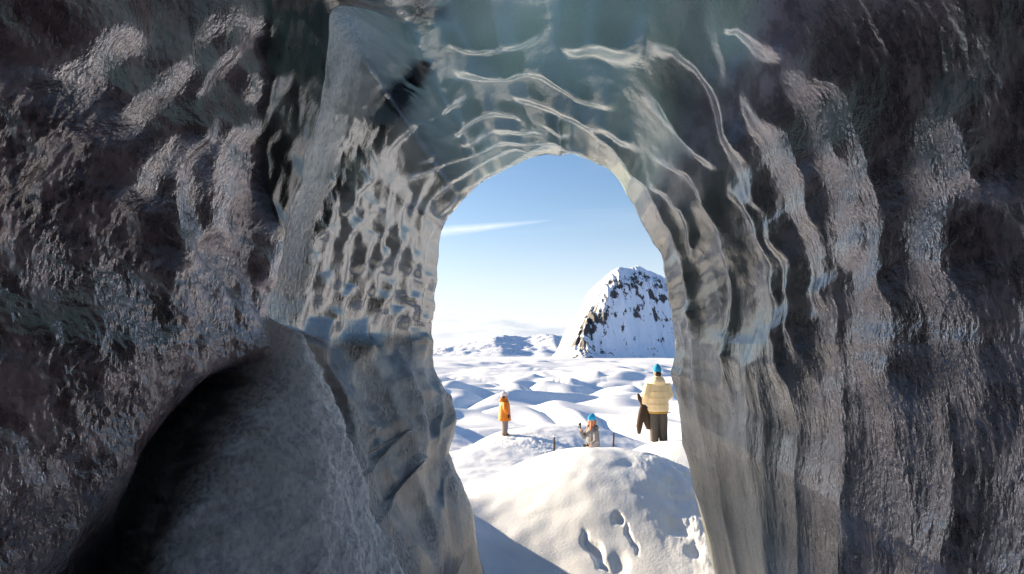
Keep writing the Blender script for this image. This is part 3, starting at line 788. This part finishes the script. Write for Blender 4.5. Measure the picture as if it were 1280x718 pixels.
for z in (.92, 1.06, 1.20): shape('quilted_seam', M['cream'], jk, [[(.258 * math.cos(a), .186 * math.sin(a), z, .010) for a in (2 * math.pi * k_ / 24 for k_ in range(24))] + [(.258, 0, z, .010)]], voxel=.01, smooth=1).parent = jk
shape('hem', M['mustard'], jk, [[(0, 0, .72, .228, .165), (0, 0, .765, .236, .172)]])
shape('trousers', M['dark'], pr1, [[(sx * .105, 0, .10, .095, .10), (sx * .105, .01, .35, .10, .105), (sx * .10, 0, .60, .108, .115), (sx * .085, 0, .86, .12, .125)] for sx in (-1, 1)] + [[(0, 0, .76, .19, .14), (0, 0, .92, .18, .13)]])
boots(pr1, M['boot'])
bn = shape('beanie', M['blue'], pr1, [], [((0, -.005, 1.70), (.096, .112, .10)), ((0, -.015, 1.765), (.066, .075, .06)), ((0, -.02, 1.805), (.03, .035, .03))])
shape('hair', M['hair'], pr1, [], [((0, -.055, 1.60), (.078, .058, .075))])
gb = bpy.data.objects.new('held_coat', None)
bpy.data.objects.remove(gb)
hc = shape('held_coat', M['brown'], None, [[(0, 0, .92, .06, .05), (-.03, 0, .80, .075, .07), (-.08, 0, .62, .075, .08), (-.12, 0, .42, .07, .075), (-.13, 0, .26, .035, .045)], [(.02, 0, .86, .06, .05), (.05, 0, .68, .075, .08), (.08, 0, .50, .085, .09), (.10, 0, .36, .05, .06)],
      [(-.02, 0, .90, .05), (-.10, 0, 1.06, .05), (-.13, .0, 1.16, .03)]], voxel=.016)
hc.location = pr1.matrix_basis @ Vector((-.31, .07, 0)); hc.rotation_euler = (0, 0, R_(8))
hc['label'] = 'dark brown coat hanging from the hand of the person in cream'; hc['category'] = 'coat'

# -- the person in the orange coat, in profile facing right
pr2 = person_root(-.31, 26.0, -82, 'person in long orange coat and white knit hat facing right')
arm = [[(sx * .19, 0, 1.36, .05), (sx * .24, .0, 1.10, .042), (sx * .22, .07, .90, .032), (sx * .22, .09, .84, .026)] for sx in (-1, 1)]
shape('body', M['skin'], pr2, [[(0, 0, .78, .13, .10), (0, 0, 1.1, .13, .10), (0, 0, 1.36, .16, .10), (0, 0, 1.45, .06), (0, .01, 1.53, .05)]] + legs(.82) + arm, face(1.59), voxel=.011, smooth=2)
shape('coat', M['orange'], pr2, [[(0, 0, .60, .25, .21), (0, 0, .64, .255, .215), (0, 0, .95, .235, .19), (0, 0, 1.2, .23, .175), (0, 0, 1.36, .20, .145), (0, 0, 1.46, .10, .10), (0, .0, 1.52, .09, .095)],
      [(-.19, 0, 1.35, .09), (-.25, 0, 1.10, .085), (-.23, .06, .92, .07)], [(.19, 0, 1.35, .09), (.25, 0, 1.10, .085), (.23, .06, .92, .07)]], [((0, -.10, 1.42), (.13, .085, .09))])
shape('trousers', M['slate'], pr2, [[(sx * .10, 0, .08, .075, .085), (sx * .10, .01, .35, .08, .09), (sx * .095, 0, .80, .11, .115)] for sx in (-1, 1)])
for sx in (-1, 1): shape('glove', M['black'], pr2, hand(sx * .225, .085, .87, 0, .15, -1, -sx), voxel=.009, smooth=1)
boots(pr2, M['boot'])
ht = shape('knit_hat', M['white'], pr2, [], [((0, -.01, 1.665), (.098, .115, .085)), ((0, -.075, 1.60), (.085, .06, .07)), ((0, -.02, 1.76), (.045, .045, .04))])
shape('hair', M['hair'], pr2, [], [((0, -.03, 1.57), (.086, .085, .09))])

pr2.scale = (1.3, 1.28, 1.02)
# -- the person in grey with a raised hand, facing left
pr3 = person_root(2.07, 16.0, 112, 'person in grey jacket and blue beanie raising one hand to the face')
armb = [[(-.18, 0, 1.33, .05), (-.24, .03, 1.08, .042), (-.20, .18, .98, .032), (-.18, .22, .97, .026)], [(.18, 0, 1.33, .05), (.22, .16, 1.16, .042), (.14, .27, 1.34, .032), (.13, .28, 1.39, .026)]]
shape('body', M['skin'], pr3, [[(0, 0, .76, .13, .10), (0, 0, 1.08, .13, .10), (0, 0, 1.33, .16, .10), (0, 0, 1.42, .06), (0, .02, 1.50, .05)]] + legs(.80) + armb, face(1.555, .03), voxel=.010, smooth=2)
shape('jacket', M['grey'], pr3, [[(0, 0, .68, .235, .18), (0, 0, .72, .24, .185), (0, 0, 1.0, .22, .165), (0, 0, 1.2, .215, .16), (0, 0, 1.33, .19, .135), (0, 0, 1.42, .10, .10)],
      [(-.18, 0, 1.32, .085), (-.25, .03, 1.08, .08), (-.21, .16, .99, .062)], [(.18, 0, 1.32, .085), (.23, .16, 1.15, .08), (.15, .26, 1.30, .06)]], [((0, -.09, 1.39), (.12, .075, .07))])
shape('trousers', M['dark'], pr3, [[(sx * .10, 0, .08, .08, .09), (sx * .10, .01, .35, .085, .095), (sx * .095, 0, .78, .115, .12)] for sx in (-1, 1)])
shape('glove', M['black'], pr3, hand(.13, .28, 1.37, -.1, .2, 1, 1, 1.2), voxel=.008, smooth=1)
shape('glove', M['black'], pr3, hand(-.185, .21, .975, .5, .8, 0, 1), voxel=.008, smooth=1)
boots(pr3, M['boot'])
shape('beanie', M['blue'], pr3, [], [((0, .02, 1.625), (.096, .112, .09)), ((0, .0, 1.69), (.068, .078, .055)), ((0, -.01, 1.73), (.03, .035, .025))])
shape('hair', M['auburn'], pr3, [[(-.075, .06, 1.56, .03), (-.085, .08, 1.42, .035), (-.08, .11, 1.30, .02)], [(.075, .06, 1.56, .03), (.085, .08, 1.42, .035), (.08, .11, 1.32, .02)]], [((0, -.03, 1.54), (.09, .075, .10))])

# -- trail marker posts
def post(px_, ptop, pbot, Yw, label, tilt=0, snow=False):
    p = pix(px_, pbot, Yw); t = pix(px_, ptop, Yw)
    gz = float(ground_full(np.array([p.x]), np.array([p.y]))[0][0]) + CZ
    h = t.z - gz; r = .035
    e = bpy.data.objects.new('marker_post', None); col.objects.link(e); e.location = (p.x, p.y, gz); e.rotation_euler = (0, R_(tilt), 0)
    e['label'] = label; e['category'] = 'post'; e['group'] = 'trail marker posts in the snow'
    bm = bmesh.new(); tube_bm(bm, [(0, 0, -.25, r), (0, 0, h * .5, r * .97), (.004, 0, h - .03, r * .92), (.004, 0, h - .005, r * .75)], 10)
    me = bpy.data.meshes.new('stake'); bm.to_mesh(me); bm.free(); o = bpy.data.objects.new('stake', me); col.objects.link(o); o.parent = e; me.materials.append(M['wood'])
    if snow: shape('snow_cap', M['cap'], e, [], [((.004, 0, h + .012), (.042, .042, .04))], voxel=.012)
post(692, 546, 563, 19.5, 'snow capped marker post left of the person in grey', 1, True)
post(750, 547, 557, 20.5, 'thin marker post just right of the person in grey', -2)
post(765, 541, 551, 22.0, 'marker post on the slope between the two blue beanies', 3)
for nm, e, py in (('cream', pr1, 550), ('orange', pr2, 546), ('grey', pr3, 592)):
    want = pix(700, py, e.location.y).z
    print('FEET', nm, round(e.location.z, 2), 'want', round(want, 2))
